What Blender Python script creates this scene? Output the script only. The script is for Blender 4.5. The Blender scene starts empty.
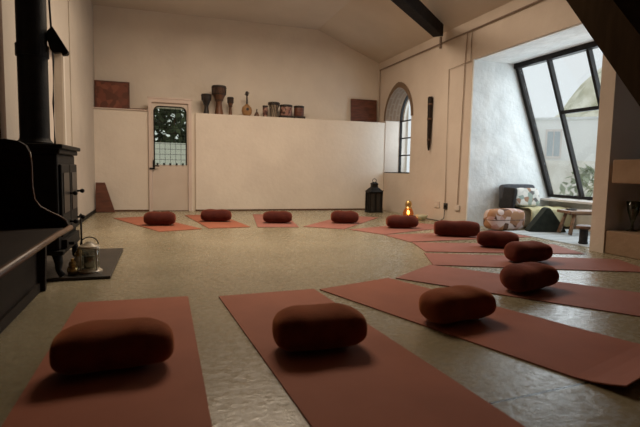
import bpy, bmesh, math, random
from mathutils import Vector, Matrix, noise
random.seed(7)
C = bpy.context.scene.collection
PI = math.pi
R = math.radians

# ------------------------------------------------------------------ helpers
def link_mesh(name, bm, mat, parent=None, smooth=False, loc=None, rotz=0):
    bmesh.ops.recalc_face_normals(bm, faces=bm.faces[:])
    me = bpy.data.meshes.new(name)
    bm.to_mesh(me); bm.free()
    if smooth:
        for p in me.polygons: p.use_smooth = True
    o = bpy.data.objects.new(name, me); C.objects.link(o)
    mats = mat if isinstance(mat, (list, tuple)) else [mat]
    for m in mats: me.materials.append(m)
    if parent is not None: o.parent = parent
    if loc is not None: o.location = loc
    o.rotation_euler.z = rotz
    return o

def auto_smooth(o, ang=40):
    me = o.data
    for p in me.polygons: p.use_smooth = True
    b = bmesh.new(); b.from_mesh(me)
    for e in b.edges:
        if len(e.link_faces) == 2 and e.calc_face_angle(0) > R(ang): e.smooth = False
    b.to_mesh(me); b.free()
    return o

def bevel(o, w, seg=2):
    m = o.modifiers.new('bevel', 'BEVEL'); m.width = w; m.segments = seg; m.limit_method = 'ANGLE'; m.angle_limit = R(35)
    return o

def tag(o, label=None, cat=None, group=None, kind=None):
    if label: o['label'] = label
    if cat: o['category'] = cat
    if group: o['group'] = group
    if kind: o['kind'] = kind
    return o

def empty(name, loc=(0, 0, 0), rotz=0):
    o = bpy.data.objects.new(name, None); C.objects.link(o)
    o.location = loc; o.rotation_euler.z = rotz; o.empty_display_size = .1
    return o

def thing(name, label, cat, loc=(0, 0, 0), rotz=0, group=None):
    return tag(empty(name, loc, rotz), label, cat, group)

def add_box(bm, lo, hi, M=None):
    vs = [bm.verts.new((x, y, z)) for x in (lo[0], hi[0]) for y in (lo[1], hi[1]) for z in (lo[2], hi[2])]
    for f in ((0, 1, 3, 2), (4, 6, 7, 5), (0, 4, 5, 1), (2, 3, 7, 6), (0, 2, 6, 4), (1, 5, 7, 3)):
        bm.faces.new([vs[i] for i in f])
    if M is not None: bmesh.ops.transform(bm, matrix=M, verts=vs)
    return vs

def add_prism(bm, pts, axis, a, b, M=None):
    """extrude a 2D outline (remaining two axes in order) from a to b along axis"""
    def mk(p, t):
        if axis == 'x': return (t, p[0], p[1])
        if axis == 'y': return (p[0], t, p[1])
        return (p[0], p[1], t)
    A = [bm.verts.new(mk(p, a)) for p in pts]; B = [bm.verts.new(mk(p, b)) for p in pts]
    n = len(pts); caps = [bm.faces.new(A), bm.faces.new(B[::-1])]
    for i in range(n): bm.faces.new((A[i], A[(i + 1) % n], B[(i + 1) % n], B[i]))
    for c in caps: c.normal_update()
    bmesh.ops.triangulate(bm, faces=caps, ngon_method='EAR_CLIP')
    if M is not None: bmesh.ops.transform(bm, matrix=M, verts=A + B)
    return A + B

def add_lathe(bm, prof, seg=24, c=(0, 0, 0), M=None):
    rings = []; vs = []
    for r, z in prof:
        if r < 1e-5:
            v = bm.verts.new((c[0], c[1], c[2] + z)); rings.append([v]); vs.append(v)
        else:
            ring = [bm.verts.new((c[0] + r * math.cos(2 * PI * i / seg), c[1] + r * math.sin(2 * PI * i / seg), c[2] + z)) for i in range(seg)]
            rings.append(ring); vs += ring
    for a, b in zip(rings, rings[1:]):
        if len(a) == 1 and len(b) == 1: continue
        for i in range(seg):
            j = (i + 1) % seg
            if len(a) == 1: bm.faces.new((a[0], b[i], b[j]))
            elif len(b) == 1: bm.faces.new((a[i], a[j], b[0]))
            else: bm.faces.new((a[i], a[j], b[j], b[i]))
    if M is not None: bmesh.ops.transform(bm, matrix=M, verts=vs)
    return vs

def add_tube(bm, pts, r, seg=10, caps=True):
    pts = [Vector(p) for p in pts]; rings = []
    up = Vector((0, 0, 1))
    for i, p in enumerate(pts):
        d = (pts[min(i + 1, len(pts) - 1)] - pts[max(i - 1, 0)]).normalized()
        a = d.cross(up)
        if a.length < 1e-3: a = d.cross(Vector((1, 0, 0)))
        a.normalize(); b = a.cross(d).normalized()
        rr = r[i] if isinstance(r, (list, tuple)) else r
        rings.append([bm.verts.new(p + (a * math.cos(2 * PI * k / seg) + b * math.sin(2 * PI * k / seg)) * rr) for k in range(seg)])
    for A, B in zip(rings, rings[1:]):
        for k in range(seg): bm.faces.new((A[k], A[(k + 1) % seg], B[(k + 1) % seg], B[k]))
    if caps: bm.faces.new(rings[0][::-1]); bm.faces.new(rings[-1])

def beam_box(bm, p0, p1, w, h, up=(0, 0, 1)):
    p0, p1 = Vector(p0), Vector(p1); d = (p1 - p0).normalized()
    s = d.cross(Vector(up)).normalized(); u = s.cross(d).normalized()
    q = [[bm.verts.new(p + s * a * w / 2 + u * b * h / 2) for a, b in ((-1, -1), (1, -1), (1, 1), (-1, 1))] for p in (p0, p1)]
    for i in range(4): bm.faces.new((q[0][i], q[0][(i + 1) % 4], q[1][(i + 1) % 4], q[1][i]))
    bm.faces.new(q[0][::-1]); bm.faces.new(q[1])

def NB(): return bmesh.new()

# ------------------------------------------------------------------ materials
def newmat(name):
    m = bpy.data.materials.new(name); m.use_nodes = True
    nt = m.node_tree; return m, nt, nt.nodes['Principled BSDF']

def lin(c):  # sRGB 0-255 to linear
    return tuple(((v / 255 / 12.92) if v / 255 <= .04045 else ((v / 255 + .055) / 1.055) ** 2.4) for v in c) + (1,)

def mottled(name, c1, c2, scale=6, rough=.7, bump=.0, bscale=40, rough2=None, detail=4, metallic=0, sheen=None, stretch=None, spec=None, lo=.35, hi=.65, bdist=.02):
    m, nt, b = newmat(name); N, L = nt.nodes, nt.links
    tc = N.new('ShaderNodeTexCoord'); mp = N.new('ShaderNodeMapping'); L.new(tc.outputs['Object'], mp.inputs['Vector'])
    if stretch: mp.inputs['Scale'].default_value = stretch
    n = N.new('ShaderNodeTexNoise'); n.inputs['Scale'].default_value = scale; n.inputs['Detail'].default_value = detail
    L.new(mp.outputs[0], n.inputs['Vector'])
    r = N.new('ShaderNodeValToRGB'); r.color_ramp.elements[0].position = lo; r.color_ramp.elements[1].position = hi
    r.color_ramp.elements[0].color = c1; r.color_ramp.elements[1].color = c2
    L.new(n.outputs['Fac'], r.inputs[0]); L.new(r.outputs[0], b.inputs['Base Color'])
    b.inputs['Roughness'].default_value = rough; b.inputs['Metallic'].default_value = metallic
    if spec is not None: b.inputs['Specular IOR Level'].default_value = spec
    if rough2 is not None:
        mr = N.new('ShaderNodeMapRange'); mr.inputs['From Min'].default_value = .3; mr.inputs['From Max'].default_value = .7
        mr.inputs['To Min'].default_value = rough; mr.inputs['To Max'].default_value = rough2
        L.new(n.outputs['Fac'], mr.inputs['Value']); L.new(mr.outputs[0], b.inputs['Roughness'])
    if sheen:
        b.inputs['Sheen Weight'].default_value = sheen[0]; b.inputs['Sheen Tint'].default_value = sheen[1]; b.inputs['Sheen Roughness'].default_value = .5
    if bump:
        n2 = N.new('ShaderNodeTexNoise'); n2.inputs['Scale'].default_value = bscale; n2.inputs['Detail'].default_value = 5
        L.new(mp.outputs[0], n2.inputs['Vector'])
        bp = N.new('ShaderNodeBump'); bp.inputs['Strength'].default_value = bump; bp.inputs['Distance'].default_value = bdist
        L.new(n2.outputs['Fac'], bp.inputs['Height']); L.new(bp.outputs[0], b.inputs['Normal'])
    return m

def flat(name, c, rough=.6, metallic=0, spec=None):
    m, nt, b = newmat(name); b.inputs['Base Color'].default_value = c; b.inputs['Roughness'].default_value = rough
    b.inputs['Metallic'].default_value = metallic
    if spec is not None: b.inputs['Specular IOR Level'].default_value = spec
    return m

def glassmat(name, tint=(1, 1, 1, 1), refl=.07, rough=.02):
    m = bpy.data.materials.new(name); m.use_nodes = True; nt = m.node_tree; nt.nodes.clear()
    o = nt.nodes.new('ShaderNodeOutputMaterial'); mx = nt.nodes.new('ShaderNodeMixShader'); mx.inputs[0].default_value = refl
    t = nt.nodes.new('ShaderNodeBsdfTransparent'); t.inputs[0].default_value = tint
    g = nt.nodes.new('ShaderNodeBsdfGlossy'); g.inputs['Roughness'].default_value = rough
    nt.links.new(t.outputs[0], mx.inputs[1]); nt.links.new(g.outputs[0], mx.inputs[2]); nt.links.new(mx.outputs[0], o.inputs[0])
    return m

def emis(name, c, s):
    m, nt, b = newmat(name); b.inputs['Base Color'].default_value = c
    b.inputs['Emission Color'].default_value = c; b.inputs['Emission Strength'].default_value = s
    return m

M = {}
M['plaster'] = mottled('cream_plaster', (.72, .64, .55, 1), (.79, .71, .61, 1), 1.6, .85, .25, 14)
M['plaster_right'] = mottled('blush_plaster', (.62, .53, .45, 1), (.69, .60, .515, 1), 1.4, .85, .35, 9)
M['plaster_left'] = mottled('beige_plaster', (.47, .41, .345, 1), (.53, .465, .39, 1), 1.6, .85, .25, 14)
M['ceiling'] = mottled('ceiling_paint', (.55, .48, .40, 1), (.60, .53, .45, 1), 1.2, .9, .1, 10)
M['stone'] = mottled('whitewashed_stone', (.74, .77, .77, 1), (.86, .88, .87, 1), 3.2, .85, .6, 4.5, detail=6, bdist=.06)
M['shade_brown'] = mottled('shade_darkened_wall', (.045, .023, .010, 1), (.062, .032, .015, 1), 2, .95, .3, 9, spec=.05)  # shade painted in: recess wall, and near walls darkened to cut bounce light
M['mantel'] = mottled('brown_sandstone', (.27, .18, .115, 1), (.35, .24, .16, 1), 3, .9, .3, 20, spec=.15)
M['white_paint'] = mottled('white_paint', (.66, .60, .53, 1), (.70, .64, .57, 1), 3, .5)
M['door_paint'] = mottled('door_paint', (.60, .51, .43, 1), (.64, .55, .47, 1), 3, .55)
M['frame_pink'] = mottled('door_frame_paint', (.62, .50, .43, 1), (.67, .55, .48, 1), 4, .5)
M['sill'] = mottled('sill_paint', (.72, .66, .62, 1), (.78, .72, .68, 1), 4, .5)
M['dark_frame'] = mottled('bronze_window_frame', (.010, .008, .007, 1), (.018, .014, .012, 1), 8, .6, spec=.2)
M['black_iron'] = mottled('black_iron', (.006, .005, .004, 1), (.012, .010, .008, 1), 12, .65, .15, 60, spec=.25)
M['dark_wood'] = mottled('dark_oak', (.010, .006, .004, 1), (.022, .012, .007, 1), 5, .6, .2, 30, stretch=(1, 6, 6), spec=.25)
M['worn_wood'] = mottled('worn_oak_edge', (.12, .062, .032, 1), (.20, .11, .06, 1), 6, .4, stretch=(6, 1, 6))
M['beam_wood'] = mottled('stained_beam', (.006, .004, .004, 1), (.012, .008, .007, 1), 5, .8, .3, 25, spec=.15)
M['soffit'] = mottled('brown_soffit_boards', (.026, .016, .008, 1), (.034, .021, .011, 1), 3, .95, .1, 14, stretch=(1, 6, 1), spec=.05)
M['mid_wood'] = mottled('brown_wood', (.07, .032, .016, 1), (.14, .065, .032, 1), 4, .5, .1, 30, stretch=(8, 1, 1))
M['red_wood'] = mottled('reddish_wood', (.085, .028, .016, 1), (.16, .055, .03, 1), 5, .5, .1, 30, stretch=(1, 1, 5))
M['bench_wood'] = mottled('elm_bench', (.16, .085, .045, 1), (.27, .15, .08, 1), 5, .45, .1, 30, stretch=(1, 6, 6))
M['drum_wood'] = mottled('drum_wood', (.055, .022, .010, 1), (.17, .07, .03, 1), 7, .45, stretch=(1, 1, .3))
M['drum_dark'] = mottled('drum_dark', (.014, .010, .008, 1), (.035, .024, .018, 1), 7, .5)
M['skin'] = mottled('drum_skin', (.40, .30, .20, 1), (.50, .39, .27, 1), 6, .7)
M['rope'] = mottled('drum_rope', (.22, .17, .12, 1), (.34, .27, .20, 1), 40, .9)
M['gourd'] = mottled('gourd_wood', (.26, .13, .05, 1), (.42, .24, .10, 1), 6, .4)
M['slate'] = mottled('slate_hearth', (.022, .018, .014, 1), (.045, .036, .028, 1), 6, .5, .2, 30)
M['mat_rust'] = mottled('terracotta_rubber', (.34, .116, .067, 1), (.395, .136, .080, 1), 3, .72, .25, 260, spec=.25, bdist=.002)
M['mat_rose'] = mottled('rose_rubber', (.32, .130, .100, 1), (.37, .152, .118, 1), 3, .72, .25, 260, spec=.25, bdist=.002)
M['velvet'] = mottled('burgundy_velvet', (.055, .010, .008, 1), (.085, .016, .010, 1), 9, .9, .4, 120, sheen=(.45, (.85, .25, .13, 1)), spec=.2, bdist=.004)
M['velvet_rust'] = mottled('rust_velvet', (.14, .028, .010, 1), (.20, .042, .015, 1), 9, .9, .4, 120, sheen=(.6, (.95, .36, .15, 1)), spec=.2, bdist=.004)
M['cable'] = flat('painted_conduit', (.36, .27, .20, 1), .5)
M['cable_dark'] = flat('grey_conduit', (.22, .16, .12, 1), .6)
M['plate'] = flat('socket_plate', (.62, .56, .50, 1), .4)
M['black_plastic'] = flat('black_plastic', (.02, .018, .016, 1), .4)
M['brass'] = mottled('brass', (.55, .36, .13, 1), (.68, .46, .2, 1), 10, .35, metallic=.9)
M['cream_ceramic'] = flat('cream_ceramic', (.55, .47, .36, 1), .35)
M['glass'] = glassmat('window_glass', (.97, .985, .985, 1), .05)
M['jar_glass'] = glassmat('jar_glass', (.80, .82, .80, 1), .12)
M['amber_glass'] = glassmat('amber_glass', (1, .74, .47, 1), .06)
M['green_glass'] = glassmat('green_glass', (.55, .62, .50, 1), .1)
M['obscure_glass'] = glassmat('leaded_glass', (.90, .93, .86, 1), .06, .15)
M['flame'] = emis('candle_flame', (1, .55, .18, 1), 14)
M['wax'] = flat('candle_wax', (.8, .66, .45, 1), .5)
M['grey_fabric'] = mottled('charcoal_fabric', (.055, .058, .068, 1), (.08, .084, .095, 1), 30, .9)
M['black_fabric'] = mottled('black_fabric', (.012, .012, .013, 1), (.022, .02, .02, 1), 20, .9)
M['green_black'] = mottled('dark_gap_fill', (.008, .013, .009, 1), (.022, .028, .02, 1), 12, .9)  # dark colour stands for the shade under the lounge seat
M['throw'] = mottled('olive_yellow_throw', (.40, .36, .20, 1), (.54, .48, .29, 1), 5, .95, .5, 60)
M['pale_cover'] = mottled('pale_cover', (.55, .51, .44, 1), (.62, .58, .50, 1), 8, .9, .3, 40)
M['leaf'] = mottled('shrub_leaves', (.34, .38, .26, 1), (.48, .52, .38, 1), 5, .8)
M['leaf_dark'] = mottled('dark_leaves', (.05, .062, .032, 1), (.12, .14, .075, 1), 5, .8)
M['bank'] = mottled('grassy_bank', (.46, .44, .30, 1), (.84, .80, .66, 1), 1.1, .95, .4, 3, detail=8)
M['house'] = mottled('pale_render', (.86, .86, .84, 1), (.92, .92, .90, 1), 1, .9)
M['roof_slate'] = mottled('roof_slate', (.70, .71, .71, 1), (.80, .81, .81, 1), 6, .8)
M['house_glass'] = flat('house_window', (.45, .50, .53, 1), .2)
M['yard'] = mottled('pale_gravel', (.74, .72, .66, 1), (.86, .84, .79, 1), 4, .95)
M['outer_wall'] = mottled('garden_stone', (.74, .70, .62, 1), (.92, .90, .84, 1), 2.6, .95, .6, 4, detail=7)

def floor_mat():
    m, nt, b = newmat('polished_concrete'); N, L = nt.nodes, nt.links
    tc = N.new('ShaderNodeTexCoord')
    n1 = N.new('ShaderNodeTexNoise'); n1.inputs['Scale'].default_value = 1.1; n1.inputs['Detail'].default_value = 6
    n2 = N.new('ShaderNodeTexNoise'); n2.inputs['Scale'].default_value = 22; n2.inputs['Detail'].default_value = 6; n2.inputs['Roughness'].default_value = .65
    for n in (n1, n2): L.new(tc.outputs['Object'], n.inputs['Vector'])
    r1 = N.new('ShaderNodeValToRGB'); e = r1.color_ramp.elements
    e[0].position = .3; e[0].color = (.285, .245, .162, 1); e[1].position = .7; e[1].color = (.385, .335, .228, 1)
    L.new(n1.outputs['Fac'], r1.inputs[0])
    r2 = N.new('ShaderNodeValToRGB'); e = r2.color_ramp.elements
    e[0].position = .36; e[0].color = (.78, .76, .72, 1); e[1].position = .62; e[1].color = (1.04, 1.03, 1.0, 1)
    L.new(n2.outputs['Fac'], r2.inputs[0])
    mx = N.new('ShaderNodeMix'); mx.data_type = 'RGBA'; mx.blend_type = 'MULTIPLY'; mx.inputs['Factor'].default_value = .8
    L.new(r1.outputs[0], mx.inputs['A']); L.new(r2.outputs[0], mx.inputs['B'])
    # large flagstone joints, running with the room
    mp = N.new('ShaderNodeMapping'); mp.inputs['Rotation'].default_value[2] = R(-5); mp.inputs['Location'].default_value = (1500.0, -1.27, 0)
    L.new(tc.outputs['Object'], mp.inputs['Vector'])
    br = N.new('ShaderNodeTexBrick'); br.inputs['Scale'].default_value = 1; br.inputs['Brick Width'].default_value = 4000.0; br.inputs['Row Height'].default_value = 30.0
    br.inputs['Mortar Size'].default_value = .007; br.inputs['Mortar Smooth'].default_value = .2
    L.new(mp.outputs[0], br.inputs['Vector'])
    mj = N.new('ShaderNodeMix'); mj.data_type = 'RGBA'; mj.inputs['B'].default_value = (.03, .024, .016, 1)
    L.new(br.outputs['Fac'], mj.inputs['Factor']); L.new(mx.outputs['Result'], mj.inputs['A'])
    L.new(mj.outputs['Result'], b.inputs['Base Color'])
    mr = N.new('ShaderNodeMapRange'); mr.inputs['From Min'].default_value = .35; mr.inputs['From Max'].default_value = .65
    mr.inputs['To Min'].default_value = .36; mr.inputs['To Max'].default_value = .17
    L.new(n2.outputs['Fac'], mr.inputs['Value']); L.new(mr.outputs[0], b.inputs['Roughness'])
    bp = N.new('ShaderNodeBump'); bp.inputs['Strength'].default_value = .4; bp.inputs['Distance'].default_value = .008
    L.new(n2.outputs['Fac'], bp.inputs['Height']); L.new(bp.outputs[0], b.inputs['Normal'])
    return m
M['floor'] = floor_mat()

def brick_mat():
    m, nt, b = newmat('arch_brick'); N, L = nt.nodes, nt.links
    tc = N.new('ShaderNodeTexCoord'); br = N.new('ShaderNodeTexBrick')
    br.inputs['Color1'].default_value = (.15, .09, .05, 1); br.inputs['Color2'].default_value = (.15, .09, .05, 1)
    br.inputs['Mortar'].default_value = (.19, .125, .08, 1); br.inputs['Scale'].default_value = 1
    br.inputs['Brick Width'].default_value = .2; br.inputs['Row Height'].default_value = .075; br.inputs['Mortar Size'].default_value = .012
    mp = N.new('ShaderNodeMapping'); mp.inputs['Rotation'].default_value = (R(90), 0, R(90))
    L.new(tc.outputs['Object'], mp.inputs[0]); L.new(mp.outputs[0], br.inputs['Vector'])
    L.new(br.outputs['Color'], b.inputs['Base Color']); b.inputs['Roughness'].default_value = .85
    return m
M['brick'] = brick_mat()

def cells_mat(name, cols, scale, rough=.9, coords='Object'):
    m, nt, b = newmat(name); N, L = nt.nodes, nt.links
    tc = N.new('ShaderNodeTexCoord'); v = N.new('ShaderNodeTexVoronoi'); v.inputs['Scale'].default_value = scale
    L.new(tc.outputs[coords], v.inputs['Vector'])
    sp = N.new('ShaderNodeSeparateColor'); L.new(v.outputs['Color'], sp.inputs[0])
    r = N.new('ShaderNodeValToRGB'); r.color_ramp.interpolation = 'CONSTANT'
    for i, c in enumerate(cols):
        e = r.color_ramp.elements[i] if i < 2 else r.color_ramp.elements.new(i / len(cols))
        e.position = i / len(cols); e.color = c
    L.new(sp.outputs[0], r.inputs[0]); L.new(r.outputs[0], b.inputs['Base Color']); b.inputs['Roughness'].default_value = rough
    return m
M['pouf'] = cells_mat('patchwork_fabric', [(.40, .21, .11, 1), (.60, .48, .44, 1), (.12, .055, .03, 1), (.62, .50, .46, 1), (.32, .15, .075, 1), (.52, .33, .28, 1)], 10)
M['pillow'] = cells_mat('printed_pillow_fabric', [(.66, .64, .60, 1), (.30, .36, .32, 1), (.70, .68, .64, 1), (.34, .20, .13, 1), (.60, .60, .56, 1), (.14, .13, .13, 1)], 14)
M['panel_art'] = cells_mat('carved_red_panel', [(.19, .055, .030, 1), (.13, .040, .022, 1), (.23, .075, .04, 1), (.16, .05, .028, 1)], 11, .6)
M['drum_pattern'] = cells_mat('painted_drum_shell', [(.06, .03, .022, 1), (.34, .20, .15, 1), (.10, .03, .02, 1), (.28, .14, .11, 1)], 26, .6)

def rug_mat():
    m, nt, b = newmat('pale_blue_rug'); N, L = nt.nodes, nt.links
    tc = N.new('ShaderNodeTexCoord'); sx = N.new('ShaderNodeSeparateXYZ'); L.new(tc.outputs['Object'], sx.inputs[0])
    w = N.new('ShaderNodeMath'); w.operation = 'PINGPONG'; w.inputs[1].default_value = .11; L.new(sx.outputs['Y'], w.inputs[0])
    g = N.new('ShaderNodeMath'); g.operation = 'LESS_THAN'; g.inputs[1].default_value = .014; L.new(w.outputs[0], g.inputs[0])
    n = N.new('ShaderNodeTexNoise'); n.inputs['Scale'].default_value = 50; L.new(tc.outputs['Object'], n.inputs['Vector'])
    r = N.new('ShaderNodeValToRGB'); r.color_ramp.elements[0].color = (.40, .45, .48, 1); r.color_ramp.elements[1].color = (.52, .57, .60, 1)
    L.new(n.outputs['Fac'], r.inputs[0])
    mx = N.new('ShaderNodeMix'); mx.data_type = 'RGBA'; mx.inputs['B'].default_value = (.30, .34, .37, 1)
    L.new(g.outputs[0], mx.inputs['Factor']); L.new(r.outputs[0], mx.inputs['A']); L.new(mx.outputs['Result'], b.inputs['Base Color'])
    b.inputs['Roughness'].default_value = .95
    return m
M['rug'] = rug_mat()
M['rug_band'] = flat('rug_dark_band', (.10, .115, .12, 1), .95)

# ------------------------------------------------------------------ the setting
XL, XR, YB, YF = -1.08, 4.28, 9.45, -4.0
ZC = 3.52
def struct(name, bm, m, parent=None):
    o = link_mesh(name, bm, m, parent)
    if parent is None: o['kind'] = 'structure'
    return o

bm = NB(); add_box(bm, (XL - .3, YF - .2, -.12), (6.0, YB + .3, 0)); struct('floor', bm, M['floor'])

bm = NB()
add_prism(bm, [(XL - .3, ZC), (2.95, ZC), (4.28, 2.98), (4.9, 2.73), (4.9, 2.95), (2.99, ZC + .2), (1.9, ZC + .2), (1.9, ZC + .2), (XL - .3, ZC + .2)], 'y', 6.8, YB + .3)
add_prism(bm, [(XL - .3, ZC), (2.95, ZC), (4.28, 2.98), (4.9, 2.73), (4.9, 2.95), (2.99, ZC + .2), (XL - .3, ZC + .2)], 'y', YF - .2, 5.0)
add_prism(bm, [(XL - .3, ZC), (.4, ZC), (.4, ZC + .2), (XL - .3, ZC + .2)], 'y', 5.0, 6.8)
add_prism(bm, [(2.4, ZC), (2.95, ZC), (4.28, 2.98), (4.9, 2.73), (4.9, 2.95), (2.99, ZC + .2), (2.4, ZC + .2)], 'y', 5.0, 6.8)
struct('ceiling', bm, M['ceiling'])

# added rooflight above the circle of mats, out of view, framing the fill lamp
w3 = tag(empty('added_rooflight', (1.40, 5.9, ZC)), kind='structure')
bm = NB()
for lo, hi in (((-1.05, -.95, 0), (-1.0, .95, .22)), ((1.0, -.95, 0), (1.05, .95, .22)), ((-1, -.95, 0), (1, -.9, .22)), ((-1, .9, 0), (1, .95, .22)), ((-.03, -.9, .12), (.03, .9, .2))):
    add_box(bm, lo, hi)
struct('window_frame', bm, M['white_paint'], w3)
bm = NB(); add_box(bm, (-1, -.9, .2), (1, .9, .206)); struct('pane', bm, M['glass'], w3)

# back wall with a doorway, and the two thick lower walls in front of it
bm = NB()
add_box(bm, (XL - .3, YB, 0), (-.14, YB + .25, 3.6)); add_box(bm, (.46, YB, 0), (5.0, YB + .25, 3.6)); add_box(bm, (-.14, YB, 1.86), (.46, YB + .25, 3.6))
struct('wall_back', bm, M['plaster'])
bm = NB()
add_box(bm, (XL, 9.1, 0), (-.205, YB, 1.74)); add_box(bm, (.52, 9.1, 0), (.585, YB, 1.74))
o = struct('wall_back_left_partition', bm, M['plaster'])
bm = NB(); add_box(bm, (.585, 9.05, 0), (XR, YB, 1.745)); bevel(struct('wall_back_right_partition', bm, M['plaster']), .012)
bm = NB(); add_box(bm, (XL, 9.075, 1.74), (-.205, YB, 1.757)); struct('trim_1', bm, M['frame_pink'])
bm = NB(); add_box(bm, (.585, 9.042, 0), (XR, 9.05, .028)); add_box(bm, (XL, 9.092, 0), (-.21, 9.1, .028)); struct('baseboard_back', bm, M['mid_wood'])

# the door in the back wall
d = tag(empty('door_1', (0, 9.08, 0)), kind='structure')
bm = NB(); add_box(bm, (-.2, -.015, 0), (-.145, .2, 1.96)); add_box(bm, (.465, -.015, 0), (.52, .2, 1.96)); add_box(bm, (-.145, -.015, 1.895), (.465, .2, 1.96))
add_box(bm, (-.22, -.025, 1.96), (.54, .02, 1.985))
struct('door_frame', bm, M['frame_pink'], d)
bm = NB()
wx0, wx1, wz0, wz1 = -.108, .43, .82, 1.83
arch = [(wx0, wz0), (wx0, wz1 - .09)] + [(wx0 + .09 - .09 * math.cos(t * PI / 12), wz1 - .09 + .09 * math.sin(t * PI / 12)) for t in range(1, 7)] \
    + [(wx1 - .09 + .09 * math.sin(t * PI / 12), wz1 - .09 + .09 * math.cos(t * PI / 12)) for t in range(0, 6)] + [(wx1, wz1 - .09), (wx1, wz0)]
X0, X1, Z1 = -.142, .462, 1.892
add_box(bm, (X0, .02, .01), (X1, .06, wz0))
half = len(arch) // 2
add_prism(bm, [(X0, wz0), (X0, Z1), (.16, Z1)] + [(.16, wz1)] + arch[half - 1::-1], 'y', .02, .06)
add_prism(bm, [(.16, wz1), (.16, Z1), (X1, Z1), (X1, wz0)] + arch[:half - 1:-1], 'y', .02, .06)
struct('door_panel', bm, M['door_paint'], d)
bm = NB(); add_prism(bm, arch, 'y', .042, .048); struct('window_pane', bm, M['obscure_glass'], d)
bm = NB()
for i in range(1, 6):
    x = wx0 + (wx1 - wx0) * i / 6; add_box(bm, (x - .003, .034, wz0), (x + .003, .041, wz1 - (.06 if i in (1, 5) else .0)))
for i in range(1, 11):
    z = wz0 + (wz1 - wz0) * i / 11; add_box(bm, (wx0, .034, z - .003), (wx1, .041, z + .003))
struct('glazing_bars', bm, M['dark_frame'], d)
bm = NB()
for p, q in zip(arch, arch[1:]): add_tube(bm, [(p[0], .02, p[1]), (q[0], .02, q[1])], .011, 8)
struct('window_bead', bm, M['dark_frame'], d)
bm = NB()
for i in range(5):
    x = wx0 + .055 + i * .107; add_box(bm, (x - .02, .0, wz0 - .004), (x + .012, .02, wz0 + .03))
struct('coat_hooks', bm, M['black_iron'], d)
bm = NB(); add_box(bm, (-.135, .008, .77), (-.10, .02, .90)); add_tube(bm, [(-.118, .02, .80), (-.118, -.04, .80)], .011, 10); add_tube(bm, [(-.118, -.04, .80), (-.03, -.045, .795)], .010, 10)
add_box(bm, (-.19, -.03, .735), (-.10, -.016, .765))
struct('door_handle', bm, M['black_iron'], d)
bm = NB(); add_box(bm, (-.142, .01, 0), (.462, .07, .012)); struct('door_threshold', bm, M['mid_wood'], d)

# left wall with a recessed door
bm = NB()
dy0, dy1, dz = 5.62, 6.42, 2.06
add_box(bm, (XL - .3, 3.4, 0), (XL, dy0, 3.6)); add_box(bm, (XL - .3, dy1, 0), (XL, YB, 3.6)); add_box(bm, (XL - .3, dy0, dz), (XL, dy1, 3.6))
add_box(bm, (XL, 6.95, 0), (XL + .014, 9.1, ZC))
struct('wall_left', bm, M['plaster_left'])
bm = NB(); add_box(bm, (XL - .3, YF, 0), (XL, 3.4, 3.6)); struct('wall_left_front', bm, M['shade_brown'])  # near stretch darkened so less light bounces onto the left foreground
d2 = tag(empty('door_2', (XL, (dy0 + dy1) / 2, 0)), kind='structure')
bm = NB(); add_box(bm, (-.12, -.39, .01), (-.08, .39, dz - .01)); struct('door_panel', bm, M['door_paint'], d2)
bm = NB(); add_box(bm, (0, .40, 0), (.02, .48, dz + .05)); add_box(bm, (0, -.48, 0), (.02, -.40, dz + .05)); add_box(bm, (0, -.40, dz), (.02, .40, dz + .05)); struct('door_frame', bm, M['white_paint'], d2)
bm = NB(); add_tube(bm, [(-.08, -.3, 1.0), (-.03, -.3, 1.0)], [.02, .026], 12); struct('door_handle', bm, M['black_iron'], d2)
bm = NB(); add_box(bm, (XL + .014, 6.95, 0), (XL + .034, 9.09, .05)); struct('baseboard_left', bm, M['black_iron'])
bm = NB(); add_box(bm, (XL, 3.86, 0), (XL + .05, 3.99, 2.9)); struct('trim_2', bm, M['mid_wood'])

# front wall, behind the camera
bm = NB(); add_box(bm, (XL - .3, YF - .2, 0), (5.0, YF, 3.6)); struct('wall_front', bm, M['shade_brown'])  # darkened to weaken light bounced back into the room

# right wall: arch window, alcove, pillar, fireplace niche
ay0, ay1, az0, azs, azt = 7.98, 9.04, .75, 1.78, 2.36
def gothic(y0, y1, zs, zt, n=10):
    c = (y0 + y1) / 2; h = (y1 - y0) / 2; H = zt - zs
    r = (h * h + H * H) / (2 * h)                      # each side is an arc centred on the springing line
    a1 = math.asin(H / r)
    Lh = [(y0 + r - r * math.cos(a1 * t / n), zs + r * math.sin(a1 * t / n)) for t in range(n + 1)]
    Rh = [(2 * c - y, z) for y, z in Lh[:-1]][::-1]
    return Lh, Rh
Lh, Rh = gothic(ay0, ay1, azs, azt)
xo = XR + .45
bm = NB()
add_box(bm, (XR, 6.2, 0), (xo, ay0, 3.1)); add_box(bm, (XR, ay1, 0), (xo, YB, 3.1)); add_box(bm, (XR, ay0, 0), (xo, ay1, az0))
yc = (ay0 + ay1) / 2
add_prism(bm, Lh + [(yc, 3.1), (ay0, 3.1)], 'x', XR, xo)
add_prism(bm, [(yc, azt)] + Rh + [(ay1, 3.1), (yc, 3.1)], 'x', XR, xo)
add_box(bm, (XR, 3.98, 2.41), (xo, 6.2, 3.1))
add_box(bm, (XR, 3.81, 0), (6.0, 3.98, 3.1))                         # pillar and near return of the alcove
add_box(bm, (XR, YF, 0), (xo, 2.2, 3.1))
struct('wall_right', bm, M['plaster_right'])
bm = NB(); add_box(bm, (4.95, 2.2, 0), (5.15, 3.81, 3.1)); struct('wall_chimney_breast', bm, M['shade_brown'])  # shade of the recess is put into this brown
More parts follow.
